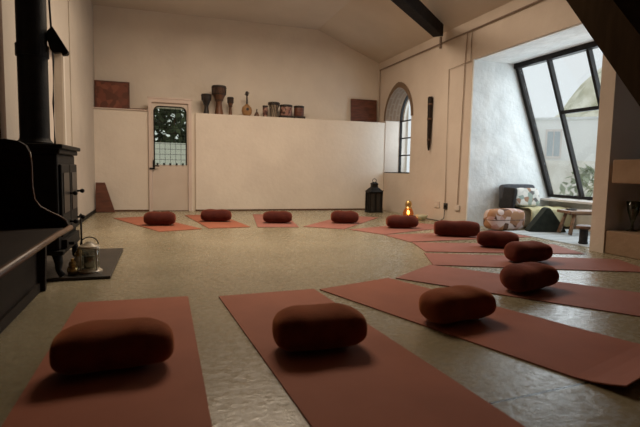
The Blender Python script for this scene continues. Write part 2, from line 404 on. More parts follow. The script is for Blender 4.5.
bm = NB(); add_box(bm, (XR + .01, 2.2, 0), (4.95, 3.80, .235)); bevel(struct('trim_3', bm, M['mantel']), .01)      # raised hearth plinth
bm = NB(); add_box(bm, (XR - .06, 2.2, .715), (4.95, 3.72, .945)); bevel(struct('trim_4', bm, M['mantel']), .012)     # mantel
# brick lining of the pointed arch head
bm = NB()
ring = Lh + Rh
Lo, Ro = gothic(ay0 - .07, ay1 + .07, azs, azt + .10); outer = Lo + Ro
for i in range(len(ring) - 1):
    a, b2, c2, d3 = ring[i], ring[i + 1], outer[i + 1], outer[i]
    add_prism(bm, [a, b2, c2, d3], 'x', XR - .012, XR + .004)
    s = .992
    q = lambda p: (yc + (p[0] - yc) * s, azs + (p[1] - azs) * s)
    add_prism(bm, [q(a), q(b2), b2, a], 'x', XR - .012, xo - .05)
struct('trim_5', bm, M['brick'])
# arched iron window
w2 = tag(empty('window_2', (XR + .34, 0, 0)), kind='structure')
bm = NB(); out = [(ay0, az0)] + ring + [(ay1, az0)]
for p, q in zip(out, out[1:] + out[:1]): beam_box(bm, (0, p[0], p[1]), (0, q[0], q[1]), .035, .05, up=(1, 0, 0))
struct('window_frame', bm, M['dark_frame'], w2)
bm = NB()
for y in (ay0 + .29, ay0 + .58): add_box(bm, (-.012, y - .014, az0), (.012, y + .014, azs + .36))
for z in (1.10, 1.44, 1.78): add_box(bm, (-.01, ay0, z - .012), (.01, ay1, z + .012))
beam_box(bm, (0, ay0 + .29, azs + .02), (0, yc, azt - .1), .02, .025, up=(1, 0, 0)); beam_box(bm, (0, ay0 + .58, azs + .02), (0, yc, azt - .1), .02, .025, up=(1, 0, 0))
struct('glazing_bars', bm, M['dark_frame'], w2)
bm = NB(); add_prism(bm, out, 'x', -.003, .003); struct('window_pane', bm, M['glass'], w2)
bm = NB(); add_box(bm, (-.34, ay0, az0 - .004), (.1, ay1, az0 + .012)); struct('window_sill', bm, M['dark_frame'], w2)

# alcove shell
xb, zb, xt, zt = 5.735, .45, 4.975, 2.40        # bottom and top of the leaning glazing
bm = NB(); add_prism(bm, [(XR + .004, 0), (5.95, 0), (5.95, .40), (xb + .06, zb), (xt + .06, zt), (xt, 2.45), (XR + .004, 2.45)], 'y', 6.17, 6.5)
struct('wall_alcove', bm, M['stone'])
bm = NB(); add_box(bm, (5.76, 3.98, 0), (5.95, 6.17, .40)); struct('wall_alcove_window', bm, M['pale_cover'])
bm = NB(); add_box(bm, (XR + .02, 3.98, 2.395), (5.3, 6.17, 2.42)); struct('ceiling_alcove', bm, M['stone'])
w1 = tag(empty('window_1', (0, 0, 0)), kind='structure')
dirv = (Vector((xt, 0, zt)) - Vector((xb, 0, zb))); L1 = dirv.length; dirv.normalize(); nrm = Vector((dirv.z, 0, -dirv.x))
def wp(s, y, off=0):
    v = Vector((xb, 0, zb)) + dirv * s + nrm * off; return (v.x, y, v.z)
bm = NB(); beam_box(bm, wp(0, 3.98, .02), wp(0, 6.17, .02), .05, .045); beam_box(bm, wp(L1 - .04, 3.98, .02), wp(L1 - .04, 6.17, .02), .08, .09); beam_box(bm, wp(0, 6.13, .02), wp(L1, 6.13, .02), .055, .07, up=tuple(nrm))
struct('window_frame', bm, M['dark_frame'], w1)
for y in (5.53, 4.88, 4.23):
    bm = NB(); beam_box(bm, wp(0.02, y, .02), wp(L1 - .05, y, .02), .042, .06, up=tuple(nrm)); struct('mullion', bm, M['dark_frame'], w1)
bm = NB(); beam_box(bm, wp(1.27, 4.90, .02), wp(1.27, 5.51, .02), .05, .045); struct('transom', bm, M['dark_frame'], w1)
for y0, y1 in ((5.55, 6.10), (4.90, 5.51), (4.25, 4.86)):
    bm = NB(); vs = [bm.verts.new(wp(s, y, o2)) for s in (.02, L1 - .06) for y in (y0, y1) for o2 in (.028, .034)]
    for f in ((0, 1, 3, 2), (4, 6, 7, 5), (0, 4, 5, 1), (2, 3, 7, 6), (0, 2, 6, 4), (1, 5, 7, 3)): bm.faces.new([vs[i] for i in f])
    struct('window_pane', bm, M['glass'], w1)
bm = NB(); add_box(bm, (5.60, 3.98, .385), (5.95, 6.17, .415)); struct('window_sill', bm, M['sill'], w1)

# steep boarded soffit over the right foreground
bm = NB()
p0, p1 = (4.55, 3.46), (2.35, .48)
def sof(y): return 1.335 + (y - 2.963) * 1.285
add_prism(bm, [(4.6, sof(4.6)), (2.05, sof(2.05)), (2.05, sof(2.05) + .5), (4.6, sof(4.6) + .5)], 'x', 3.6, XR - .005)
o = struct('ceiling_soffit', bm, M['soffit'])

# ------------------------------------------------------------------ beam, conduits, sockets
bm = NB(); beam_box(bm, (4.08, 6.84, 2.95), (1.62, 4.50, 2.93), .16, .18)
o = bevel(link_mesh('ceiling_beam', bm, M['beam_wood']), .012); tag(o, kind='structure')
t = thing('electrical_conduit', 'thin painted conduit along the top of the right wall, with drops to the sockets', 'conduit', (XR - .008, 7, 2.82))
def cond(name, pts, r, m):
    bm = NB(); add_tube(bm, [(p[0], p[1] - 7, p[2] - 2.82) for p in pts], r, 8); link_mesh(name, bm, m, t)
cond('horizontal_run', [(-.016, 9.33, 2.82), (-.016, 4.2, 2.82)], .012, M['cable_dark'])
cond('corner_drop', [(-.012, 9.33, 2.82), (-.012, 9.33, 1.75)], .009, M['cable'])
cond('vertical_drop', [(-.012, 6.33, 2.82), (-.012, 6.36, 2.4), (-.012, 6.40, .30)], .007, M['cable'])
cond('branch_drop', [(-.012, 6.22, 2.80), (-.012, 6.22, 2.39), (-.012, 6.78, 2.37), (-.012, 6.74, .31)], .007, M['cable'])
cond('beam_drop', [(-.014, 7.06, 2.93), (-.014, 7.06, 2.75)], .018, M['cable_dark'])
def socket(name, label, y, z, w, m, m2):
    t = thing(name, label, 'socket', (XR, y, z))
    bm = NB(); add_box(bm, (-.018, -w, -.05), (0, w, .05)); bevel(link_mesh('plate', bm, m, t), .006)
    bm = NB(); add_box(bm, (-.024, -w * .5, -.018), (-.018, w * .5, .018)); link_mesh('switch', bm, m2, t)
socket('wall_socket', 'pale socket plate low on the right wall, left one of the pair', 6.99, .26, .075, M['plate'], M['white_paint'])
socket('wall_socket', 'dark socket low on the right wall under the conduit drops', 6.735, .25, .05, M['black_plastic'], M['black_iron'])
bm = NB(); add_box(bm, (-.02, -.66, -2.605), (-.001, -.54, -2.525)); bevel(link_mesh('junction_box', bm, M['plate'], t), .006)
bm = NB(); pts = [(XR - .03, 6.72, .2), (XR - .04, 6.72, .06), (XR - .06, 6.8, .01), (XR - .05, 7.1, .008), (XR - .06, 7.35, .008), (XR - .05, 7.6, .008), (XR - .04, 7.9, .008)]
add_tube(bm, pts, .007, 8); tag(link_mesh('power_cable', bm, M['black_plastic'], smooth=True), 'thin dark cable trailing from the socket along the foot of the right wall', 'cable')

# carved staff on the right wall
bm = NB(); add_tube(bm, [(0, 0, 0), (0, 0, .10), (0, 0, .3), (0, 0, .6), (0, 0, .78), (0, 0, .86), (0, 0, .88)], [.012, .028, .034, .040, .044, .044, .03], 14)
st = thing('carved_staff', 'dark carved wooden staff hanging upright on the right wall', 'staff', (XR - .046, 7.26, 1.14))
link_mesh('shaft', bm, M['dark_wood'], st, True)
for z in (.16, .5, .74):
    bm = NB(); add_tube(bm, [(0, 0, z), (0, 0, z + .03)], .044 if z > .3 else .036, 14); link_mesh('carved_band', bm, M['mid_wood'], st, True)

# ------------------------------------------------------------------ mats
TH = .006
def make_mat(inner, d, length, w, m, label, curl=False):
    d = Vector(d).normalized(); n = 30; k = 4
    bm = NB(); grid = {}
    r = .02
    for i in range(n + 1):
        s = length * i / n
        z = 0
        if curl and s > length - .22: z = ((s - (length - .22)) / .22) ** 2 * .035
        for j in range(k + 1):
            u = (j / k - .5) * w
            wav = .0015 * noise.noise(Vector((s * 3, u * 3, inner[0] * 7)))
            for t in (0, 1): grid[i, j, t] = bm.verts.new((u, -s, z + (TH + max(0, wav) if t else 0)))
    for i in range(n):
        for j in range(k):
            bm.faces.new([grid[a] for a in ((i, j, 1), (i, j + 1, 1), (i + 1, j + 1, 1), (i + 1, j, 1))])
            bm.faces.new([grid[a] for a in ((i, j, 0), (i + 1, j, 0), (i + 1, j + 1, 0), (i, j + 1, 0))])
        bm.faces.new([grid[a] for a in ((i, 0, 0), (i, 0, 1), (i + 1, 0, 1), (i + 1, 0, 0))]); bm.faces.new([grid[a] for a in ((i, k, 0), (i + 1, k, 0), (i + 1, k, 1), (i, k, 1))])
    for j in range(k):
        bm.faces.new([grid[a] for a in ((0, j, 0), (0, j + 1, 0), (0, j + 1, 1), (0, j, 1))]); bm.faces.new([grid[a] for a in ((n, j, 0), (n, j, 1), (n, j + 1, 1), (n, j + 1, 0))])
    o = link_mesh('yoga_mat', bm, m, loc=(inner[0], inner[1], 0.0005), rotz=math.atan2(d.x, -d.y))
    return tag(o, label, 'yoga mat', 'yoga mats laid out in a circle')
MATS = [  # inner end centre, outward direction, length, width, colour, label
    ((-.155, 3.055), (-.005, -1), 1.83, .61, 'mat_rust', 'terracotta yoga mat in the left foreground nearest the dark settle'),
    ((.645, 3.03), (.065, -1), 1.9, .63, 'mat_rust', 'terracotta yoga mat running off the bottom of the picture at the centre'),
    ((1.295, 3.135), (.325, -.946), 1.85, .64, 'mat_rust', 'terracotta yoga mat whose outer end curls up in the right foreground'),
    ((1.91, 3.425), (.605, -.796), 1.83, .66, 'mat_rose', 'terracotta yoga mat second behind the curled-up one, on the right'),
    ((2.31, 3.89), (.923, -.385), 1.8, .60, 'mat_rose', 'rose yoga mat pointing at the foot of the pillar'),
    ((2.57, 4.53), (.96, -.28), 1.6, .62, 'mat_rose', 'rose yoga mat pointing at the alcove rug from the right side of the circle'),
    ((2.63, 5.16), (.995, .06), 1.75, .60, 'mat_rose', 'rose yoga mat under the long bolster beside the alcove'),
    ((2.50, 5.76), (.91, .41), 1.5, .60, 'mat_rose', 'rose yoga mat under the cushion in front of the glowing candle lantern'),
    ((2.09, 6.27), (.63, .776), 1.83, .59, 'mat_rose', 'rose yoga mat pointing at the black lantern in the far corner'),
    ((1.505, 6.44), (.14, .99), 1.83, .56, 'mat_rose', 'rose yoga mat pointing straight at the long back partition'),
    ((.86, 6.48), (-.12, .99), 1.83, .56, 'mat_rust', 'terracotta yoga mat beside the far door, pointing at the left end of the partition'),
    ((.235, 6.31), (-.36, .93), 1.83, .56, 'mat_rust', 'terracotta yoga mat farthest left at the back, in front of the glazed door'),
]
for inner, dr, L0, w, mk, lab in MATS:
    make_mat(inner, dr, L0, w, M[mk], lab, curl=('curls' in lab))

# ------------------------------------------------------------------ meditation cushions
def cushion_mesh(L=.41, D=.25, H=.165, bend=.04, seed=0, flat_end=.55):
    bm = NB(); nu, nv = 36, 28; rows = []
    sg = lambda v, e: math.copysign(abs(v) ** e, v)
    for i in range(1, nu):
        a = -PI / 2 + PI * i / nu; row = []
        for j in range(nv):
            t = 2 * PI * j / nv
            x = L / 2 * sg(math.sin(a), .70); k = abs(math.cos(a)) ** flat_end
            y = D / 2 * k * sg(math.cos(t), .84)
            z = H / 2 * k * sg(math.sin(t), .86)
            f = 1 - .10 * math.exp(-(x / (L * .16)) ** 2) * max(0, math.sin(t))
            z *= f
            y += bend * (1 - (2 * x / L) ** 2) - bend * .5
            nz = noise.noise(Vector((x * 9 + seed * 5, y * 9, z * 9 + seed)))
            nz2 = noise.noise(Vector((x * 26 + seed, y * 22, z * 26)))
            q = 1 + .075 * nz + .022 * nz2
            row.append(bm.verts.new((x, y * q, max(z * q, -H / 2 * .97) + H / 2 * .97)))
        rows.append(row)
    for A, B in zip(rows, rows[1:]):
        for j in range(nv): bm.faces.new((A[j], A[(j + 1) % nv], B[(j + 1) % nv], B[j]))
    for row, s in ((rows[0], -1), (rows[-1], 1)):
        c = sum((v.co for v in row), Vector()) / nv; v = bm.verts.new(c + Vector((s * .004, 0, 0)))
        for j in range(nv): bm.faces.new((row[j], row[(j + 1) % nv], v) if s > 0 else (row[(j + 1) % nv], row[j], v))
    return bm
def piping_mesh(L, D, H, bend):
    pass
proto = {}
CUSH = [  # x, y, yaw deg, variant, label
    (-.18, 2.02, 4, 0, 'dark rust meditation cushion in the left foreground, nearest of all'),
    (.66, 2.02, 0, 1, 'rust meditation cushion on the middle foreground mat'),
    (1.49, 2.21, 10, 2, 'rust-topped meditation cushion on the mat with the curled end'),
    (2.37, 2.68, 18, 0, 'burgundy meditation cushion partly hiding the cushion just behind it on the right'),
    (3.11, 3.55, 0, 1, 'burgundy meditation cushion on the mat that points at the pillar'),
    (3.39, 4.32, -35, 2, 'low burgundy meditation cushion in front of the alcove rug'),
    (3.44, 5.16, -26, 3, 'longest maroon bolster, beside the patchwork pouf'),
    (3.16, 6.06, -15, 0, 'maroon meditation cushion right in front of the glowing candle lantern'),
    (2.58, 6.76, -15, 1, 'maroon meditation cushion on the mat pointing at the black corner lantern'),
    (1.60, 6.92, -10, 2, 'maroon meditation cushion centred before the long partition'),
    (.76, 7.24, -8, 0, 'maroon meditation cushion beside the left end of the long partition'),
    (-.02, 6.88, -5, 1, 'maroon meditation cushion in front of the glazed door'),
]
VAR = [dict(L=.44, D=.26, H=.182, bend=.05, seed=1), dict(L=.41, D=.27, H=.188, bend=.035, seed=2), dict(L=.42, D=.26, H=.178, bend=.045, seed=3), dict(L=.54, D=.20, H=.20, bend=.015, seed=4, flat_end=.3)]
for i, (x, y, yaw, v, lab) in enumerate(CUSH):
    key = (v, i < 3)
    if key not in proto:
        o = link_mesh('meditation_cushion', cushion_mesh(**VAR[v]), M['velvet_rust'] if i < 3 else M['velvet'], smooth=True)
        sm = o.modifiers.new('sub', 'SUBSURF'); sm.levels = 1; sm.render_levels = 1
        proto[key] = o
    else:
        o = proto[key].copy(); C.objects.link(o)
    o.location = (x, y, TH + .002); o.rotation_euler.z = R(yaw)
    tag(o, lab, 'cushion', 'meditation cushions on the mats')

# ------------------------------------------------------------------ left foreground: settle, stove, hearth
se = thing('wooden_settle', 'dark oak settle with a worn seat edge along the left wall before the stove', 'settle', (-.72, 2.0, 0))
sy0, sy1 = -1.35, 1.40     # local run
bm = NB(); add_box(bm, (-.3, sy0, .375), (.14, sy1, .405)); bevel(link_mesh('seat', bm, M['dark_wood'], se), .008)
bm = NB(); add_tube(bm, [(.145, sy0, .392), (.145, sy1 - .3, .392), (.155, sy1 - .1, .393), (.17, sy1 + .02, .40)], .017, 10); link_mesh('worn_front_edge', bm, M['worn_wood'], se, True)['label'] = 'worn brown front edge of the seat'
bm = NB(); add_box(bm, (-.3, sy0, .06), (-.02, sy1, .375)); link_mesh('front_panel', bm, M['dark_wood'], se)
bm = NB(); add_box(bm, (-.3, sy0, 0), (-.005, sy1, .06)); link_mesh('plinth', bm, M['dark_wood'], se)
bm = NB(); add_box(bm, (-.31, sy0, .405), (-.26, sy1, .86)); bevel(link_mesh('backrest', bm, M['dark_wood'], se), .008)
prof = [(-.31, 0), (.02, 0), (.03, .30), (.15, .37), (.165, .41), (.15, .445), (.11, .475), (.06, .50), (.005, .535), (-.025, .58), (-.035, .66), (-.035, .80), (-.042, .87), (-.06, .91), (-.10, .935), (-.17, .945), (-.25, .93), (-.31, .92)]
for yy in (sy1, sy0 - .045):
    bm = NB(); add_prism(bm, prof, 'y', yy, yy + .045); bevel(link_mesh('end_panel', bm, M['dark_wood'], se), .006)
bm = NB(); add_tube(bm, [(p[0] + .003, sy1 - .002, p[1]) for p in prof[5:13]], .006, 8); link_mesh('end_panel_beading', bm, M['worn_wood'], se, True)

hs = thing('slate_hearth', 'dark slate hearth slab on the floor under the stove', 'hearth', (-.69, 4.30, 0))
bm = NB(); add_box(bm, (-.34, -.62, 0), (.345, .62, .022)); bevel(link_mesh('hearth_slab', bm, M['slate'], hs), .006)

sv = thing('wood_stove', 'black cast iron wood stove with a tall flue pipe on the left', 'stove', (-.83, 4.05, .038))
# local: front faces +x, body 0.76 wide along y
bm = NB(); add_box(bm, (-.17, -.35, .17), (.165, .35, .83)); bevel(link_mesh('firebox', bm, M['black_iron'], sv), .012)
bm = NB(); add_box(bm, (-.19, -.385, .865), (.205, .395, .895)); add_box(bm, (-.18, -.37, .83), (.185, .375, .865)); bevel(link_mesh('top_plate', bm, M['black_iron'], sv), .008)
bm = NB(); add_box(bm, (-.18, -.37, .14), (.19, .37, .17)); bevel(link_mesh('base_plate', bm, M['black_iron'], sv), .006)
for y0, y1, hy in ((-.32, -.01, -.05), (.01, .32, .29)):
    bm = NB(); add_box(bm, (.165, y0, .26), (.185, y1, .76)); dr = bevel(link_mesh('stove_door', bm, M['black_iron'], sv), .008)
    bm = NB(); add_box(bm, (.183, y0 + .05, .42), (.19, y1 - .05, .70)); link_mesh('door_glass', bm, M['black_plastic'], dr)
    for z in (.34, .55):
        bm = NB(); add_tube(bm, [(.185, hy, z), (.215, hy, z)], [.008, .008], 8); add_lathe(bm, [(0, -.018), (.014, -.012), (.018, 0), (.014, .012), (0, .018)], 12, (.225, hy, z)); link_mesh('door_knob', bm, M['black_iron'], dr, True)
bm = NB(); add_tube(bm, [(.20, -.2, .20), (.235, -.2, .20)], .012, 8); add_box(bm, (.165, -.28, .18), (.20, .28, .235)); link_mesh('ash_drawer', bm, M['black_iron'], sv)
for sx in (-1, 1):
    for s in (-1, 1):
        bm = NB(); add_tube(bm, [(sx * .14, s * .32, .15), (sx * .155, s * .335, .08), (sx * .15, s * .33, .03), (sx * .175, s * .35, 0)], [.035, .026, .018, .022], 10); link_mesh('leg', bm, M['black_iron'], sv, True)
bm = NB(); add_lathe(bm, [(0, .89), (.11, .89), (.115, .91), (.098, .93), (.095, .95), (.095, 3.47), (0, 3.47)], 28, (-.015, -.10, 0)); auto_smooth(link_mesh('flue_pipe', bm, M['black_iron'], sv))
bm = NB(); add_lathe(bm, [(.096, 1.50), (.104, 1.50), (.104, 1.58), (.096, 1.58)], 28, (-.015, -.10, 0))
add_prism(bm, [(.085, 1.68), (.115, 1.72), (.14, 1.68), (.19, 1.595), (.205, 1.57), (.20, 1.53), (.175, 1.525), (.17, 1.545), (.12, 1.535), (.10, 1.56), (.085, 1.62)], 'y', -.125, -.075)
add_tube(bm, [(.195, -.13, 1.55), (.195, -.07, 1.55)], .02, 10)
link_mesh('damper_bracket', bm, M['black_iron'], sv)
bm = NB(); add_tube(bm, [(.095, -.02, .9), (.092, -.02, 1.2), (.10, -.02, 1.5), (.085, -.02, 1.9), (.09, -.02, 3.4)], .007, 8); link_mesh('pipe_cable', bm, M['black_iron'], sv, True)

# white jar lantern on the hearth and the brass pieces beside it
def jar_lantern(x, y, z):
    t = thing('jar_lantern', 'pale metal and glass lantern standing on the slate hearth', 'lantern', (x, y, z))
    bm = NB(); add_lathe(bm, [(0, 0), (.085, 0), (.085, .012), (.07, .022), (.066, .03), (0, .03)], 24); auto_smooth(link_mesh('base', bm, M['cream_ceramic'], t))
    bm = NB(); add_lathe(bm, [(.064, .03), (.068, .06), (.068, .15), (.055, .172), (.052, .172), (.064, .148), (.064, .062), (.06, .03)], 24); link_mesh('glass_chimney', bm, M['jar_glass'], t, True)
    bm = NB(); add_lathe(bm, [(.058, .172), (.074, .176), (.070, .19), (.04, .205), (.02, .222), (0, .225)], 24); auto_smooth(link_mesh('lid', bm, M['cream_ceramic'], t))
    for k in range(4):
        a = PI / 4 + k * PI / 2; bm = NB(); add_tube(bm, [(.074 * math.cos(a), .074 * math.sin(a), .012), (.074 * math.cos(a), .074 * math.sin(a), .18)], .005, 8)
        link_mesh('upright', bm, M['cream_ceramic'], t)
    bm = NB(); add_lathe(bm, [(0, .03), (.04, .03), (.04, .12), (.0, .122)], 18); auto_smooth(link_mesh('candle', bm, M['cream_ceramic'], t))
    bm = NB(); add_tube(bm, [(.06 * math.cos(a), 0, .20 + .055 * math.sin(a)) for a in [PI * k / 10 for k in range(11)]], .004, 8); link_mesh('handle', bm, M['black_iron'], t)
jar_lantern(-.50, 3.86, .022)
def pot(name, label, x, y, s, m, m2):
    t = thing(name, label, 'pot', (x, y, .022))
    bm = NB(); add_lathe(bm, [(0, 0), (.03 * s, 0), (.042 * s, .02 * s), (.045 * s, .045 * s), (.03 * s, .07 * s), (.024 * s, .075 * s)], 18); auto_smooth(link_mesh('body', bm, m, t))
    bm = NB(); add_lathe(bm, [(.026 * s, .075 * s), (.03 * s, .085 * s), (.026 * s, .10 * s), (.012 * s, .115 * s), (.014 * s, .128 * s), (0, .135 * s)], 18); auto_smooth(link_mesh('lid', bm, m2, t))
pot('brass_pot', 'small brass lidded pot between the stove and the pale lantern', -.605, 3.80, .85, M['brass'], M['brass'])
pot('ceramic_pot', 'small cream lidded pot on the hearth behind the brass pot', -.60, 4.08, 1.1, M['cream_ceramic'], M['brass'])
pk = thing('fire_poker', 'thin black fire poker standing on the hearth beside the stove', 'poker', (-.66, 4.62, .022))
bm = NB(); add_lathe(bm, [(0, 0), (.05, 0), (.05, .012), (.012, .02), (0, .02)], 16); link_mesh('stand', bm, M['black_iron'], pk)
bm = NB(); add_tube(bm, [(0, 0, .015), (0, 0, .33)], .008, 8); add_lathe(bm, [(0, .31), (.014, .33), (.014, .345), (0, .36)], 12); link_mesh('rod', bm, M['black_iron'], pk, True)

# brown board leaning in the far left corner
bm = NB(); add_prism(bm, [(0, 0), (.30, 0), (.145, .5), (0, .5)], 'y', 0, .04, Matrix.Rotation(R(-6), 4, 'X'))
o = link_mesh('leaning_board', bm, M['red_wood'], loc=(XL + .036, 8.9, .006)); tag(bevel(o, .006), 'reddish brown tapered wooden board leaning in the far left corner', 'board')

# ------------------------------------------------------------------ things on the ledges
ZL, ZR = 1.757, 1.745
pn = thing('carved_plaque', 'square red carved wooden plaque standing on the left ledge by the corner', 'panel', (-.79, 9.32, ZL))
bm = NB(); add_box(bm, (-.255, -.008, .02), (.255, .008, .46)); link_mesh('face', bm, M['panel_art'], pn)
bm = NB()
for lo, hi in (((-.28, -.015, 0), (-.25, .015, .485)), ((.25, -.015, 0), (.28, .015, .485)), ((-.25, -.015, 0), (.25, .015, .025)), ((-.25, -.015, .46), (.25, .015, .485))): add_box(bm, lo, hi)
link_mesh('frame', bm, M['red_wood'], pn)
pn.rotation_euler.x = R(-3)
sk = thing('wooden_cane', 'thin wooden cane lying on the left ledge next to the red plaque', 'cane', (-.36, 9.15, ZL))
bm = NB(); add_tube(bm, [(-.16, .05, .012), (.13, -.02, .012)], .012, 8); link_mesh('stick', bm, M['mid_wood'], sk)
pb = thing('wooden_plaque', 'plain square dark brown wooden plaque at the right end of the long ledge', 'panel', (3.95, 9.38, ZR))
bm = NB(); add_box(bm, (-.285, -.012, 0), (.285, .012, .48)); bevel(link_mesh('board', bm, M['red_wood'], pb), .006)
for z in (0, .45):
    bm = NB(); add_box(bm, (-.285, -.02, z), (.285, -.012, z + .03)); link_mesh('batten', bm, M['red_wood'], pb)
pb.rotation_euler.x = R(-4)

def djembe(x, y, R0, H, label, shell, skin, rope=True):
    t = thing('djembe_drum', label, 'drum', (x, y, ZR), 0, 'goblet drums on the long ledge')
    p = [(0, 0), (.62 * R0, 0), (.60 * R0, .04 * H), (.46 * R0, .25 * H), (.42 * R0, .42 * H), (.60 * R0, .54 * H), (.86 * R0, .68 * H), (.96 * R0, .82 * H), (.97 * R0, .975 * H), (0, .975 * H)]
    bm = NB(); add_lathe(bm, p, 24); auto_smooth(link_mesh('shell', bm, shell, t))
    bm = NB(); add_lathe(bm, [(.985 * R0, .95 * H), (1.0 * R0, .985 * H), (.9 * R0, H), (0, H)], 24); auto_smooth(link_mesh('drum_head', bm, skin, t))
    bm = NB()
    for z, r in ((.93, 1.0), (.70, .92), (.50, .54)):
        pts = [(r * R0 * math.cos(2 * PI * k / 24), r * R0 * math.sin(2 * PI * k / 24), z * H) for k in range(25)]; add_tube(bm, pts, .008, 6)
    for k in range(16):
        a, a2 = 2 * PI * k / 16, 2 * PI * (k + .5) / 16
        for q in (a - (a2 - a), a2): add_tube(bm, [(1.0 * R0 * math.cos(a), 1.0 * R0 * math.sin(a), .93 * H), (.95 * R0 * math.cos(q), .95 * R0 * math.sin(q), .70 * H)], .004, 5)
    link_mesh('rope_lacing', bm, M['drum_dark'] if not rope else M['rope'], t)
djembe(.79, 9.2, .088, .36, 'middle-sized dark goblet drum at the left end of the ledge', M['drum_dark'], M['drum_dark'], False)
djembe(1.015, 9.2, .130, .52, 'tallest goblet drum on the ledge with a black rim', M['drum_wood'], M['drum_dark'], False)
djembe(1.222, 9.2, .056, .33, 'smallest goblet drum on the ledge, right of the tallest one', M['drum_wood'], M['drum_dark'], False)

lu = thing('gourd_lute', 'long-necked lute with a round tan body standing on the ledge', 'lute', (1.525, 9.2, ZR))
bm = NB(); add_lathe(bm, [(0, -.10), (.05, -.095), (.085, -.06), (.098, 0), (.085, .055), (.05, .09), (.02, .12), (0, .13)], 22, (0, 0, .105), Matrix.Translation((0, 0, 0)) @ Matrix.Scale(.7, 4, (0, 1, 0))); link_mesh('body', bm, M['gourd'], lu, True)
bm = NB(); add_tube(bm, [(0, 0, .10), (0, 0, .38)], [.020, .014], 10); link_mesh('neck', bm, M['drum_dark'], lu, True)
bm = NB(); add_lathe(bm, [(0, -.045), (.025, -.035), (.032, 0), (.026, .035), (0, .045)], 14, (0, 0, .415)); link_mesh('headstock', bm, M['drum_dark'], lu, True)
bm = NB()
for k, z in ((-1, .40), (1, .43)): add_tube(bm, [(0, 0, z), (k * .045, 0, z)], .006, 6)
link_mesh('tuning_peg', bm, M['drum_dark'], lu)
bm = NB(); add_lathe(bm, [(0, 0), (.026, 0), (.026, .004), (0, .004)], 16, (0, 0, 0), Matrix.Translation((0, -.07, .125)) @ Matrix.Rotation(R(90), 4, 'X')); link_mesh('sound_hole', bm, M['drum_dark'], lu)

be = thing('hand_bell', 'small dark conical bell on the ledge right of the lute', 'bell', (1.71, 9.2, ZR))
bm = NB(); add_lathe(bm, [(0, 0), (.052, 0), (.048, .03), (.03, .07), (.018, .09), (0, .094)], 18); auto_smooth(link_mesh('bell_body', bm, M['mid_wood'], be))
bm = NB(); add_lathe(bm, [(.010, .09), (.010, .12), (.014, .135), (0, .145)], 12); link_mesh('handle', bm, M['drum_dark'], be, True)

dr1 = thing('barrel_drum', 'slim dark upright drum leaning by the wide-topped drum', 'drum', (1.87, 9.2, ZR))
bm = NB(); add_lathe(bm, [(0, 0), (.042, 0), (.05, .10), (.048, .20), (0, .20)], 18); auto_smooth(link_mesh('shell', bm, M['drum_pattern'], dr1))
bm = NB(); add_lathe(bm, [(.05, .19), (.053, .2), (.05, .215), (0, .215)], 18); auto_smooth(link_mesh('drum_head', bm, M['drum_dark'], dr1))
dr2 = thing('footed_drum', 'wide-topped drum with pale lacing and a narrow foot on the ledge', 'drum', (2.035, 9.2, ZR))
bm = NB(); add_lathe(bm, [(0, 0), (.065, 0), (.062, .10), (.07, .19), (.098, .235), (.098, .24), (0, .24)], 22); auto_smooth(link_mesh('shell', bm, M['rope'], dr2))
bm = NB(); add_lathe(bm, [(.10, .23), (.112, .235), (.112, .275), (.10, .285), (0, .285)], 22); auto_smooth(link_mesh('drum_head', bm, M['drum_dark'], dr2))
bm = NB()
for k in range(10):
    a = 2 * PI * k / 10; add_tube(bm, [(.066 * math.cos(a), .066 * math.sin(a), .02), (.066 * math.cos(a + .3), .066 * math.sin(a + .3), .13), (.10 * math.cos(a), .10 * math.sin(a), .235)], .006, 6)
link_mesh('lacing', bm, M['drum_dark'], dr2)
def box_drum(x, w, h, label, m):
    t = thing('box_drum', label, 'drum', (x, 9.2, ZR), 0, 'squat drums on the long ledge')
    bm = NB(); add_lathe(bm, [(0, .03), (w * .46, .03), (w * .5, h * .35), (w * .5, h * .75), (w * .46, h - .02), (0, h - .02)], 24); auto_smooth(link_mesh('shell', bm, m, t))
    bm = NB(); add_lathe(bm, [(w * .47, h - .045), (w * .52, h - .04), (w * .52, h - .004), (w * .45, h), (0, h)], 24); auto_smooth(link_mesh('drum_head', bm, M['drum_dark'], t))
    bm = NB(); add_box(bm, (-w * .53, -.11, 0), (w * .53, .11, .045)); bevel(link_mesh('stand', bm, M['drum_dark'], t), .006)
box_drum(2.27, .235, .25, 'squat drum with a pale patterned shell, second from the right on the ledge', M['drum_pattern'])
box_drum(2.525, .19, .245, 'squat dark red drum, last of the row on the ledge', M['red_wood'])

# ------------------------------------------------------------------ black lantern in the corner
bl = thing('black_lantern', 'tall black iron lantern standing in the far right corner', 'lantern', (3.83, 8.5, 0))
bm = NB(); add_box(bm, (-.14, -.11, 0), (.14, .11, .03)); bevel(link_mesh('base', bm, M['black_iron'], bl), .005)
bm = NB()
for sx in (-1, 1):
    for s in (-1, 1): add_box(bm, (sx * .12 - .014, s * .09 - .014, .03), (sx * .12 + .014, s * .09 + .014, .38))
add_box(bm, (-.134, -.104, .36), (.134, .104, .39)); add_box(bm, (-.12, -.012, .03), (-.11, .012, .36)); add_box(bm, (-.01, -.104, .03), (.01, -.094, .36))
link_mesh('cage', bm, M['black_iron'], bl)
bm = NB(); add_box(bm, (-.108, -.08, .03), (.108, .08, .36)); link_mesh('dark_panes', bm, M['black_plastic'], bl)
bm = NB(); add_lathe(bm, [(.19, .39), (.12, .45), (.075, .48), (.075, .53), (.085, .54), (.04, .57), (0, .575)], 4, (0, 0, 0), Matrix.Rotation(R(45), 4, 'Z')); link_mesh('roof', bm, M['black_iron'], bl)
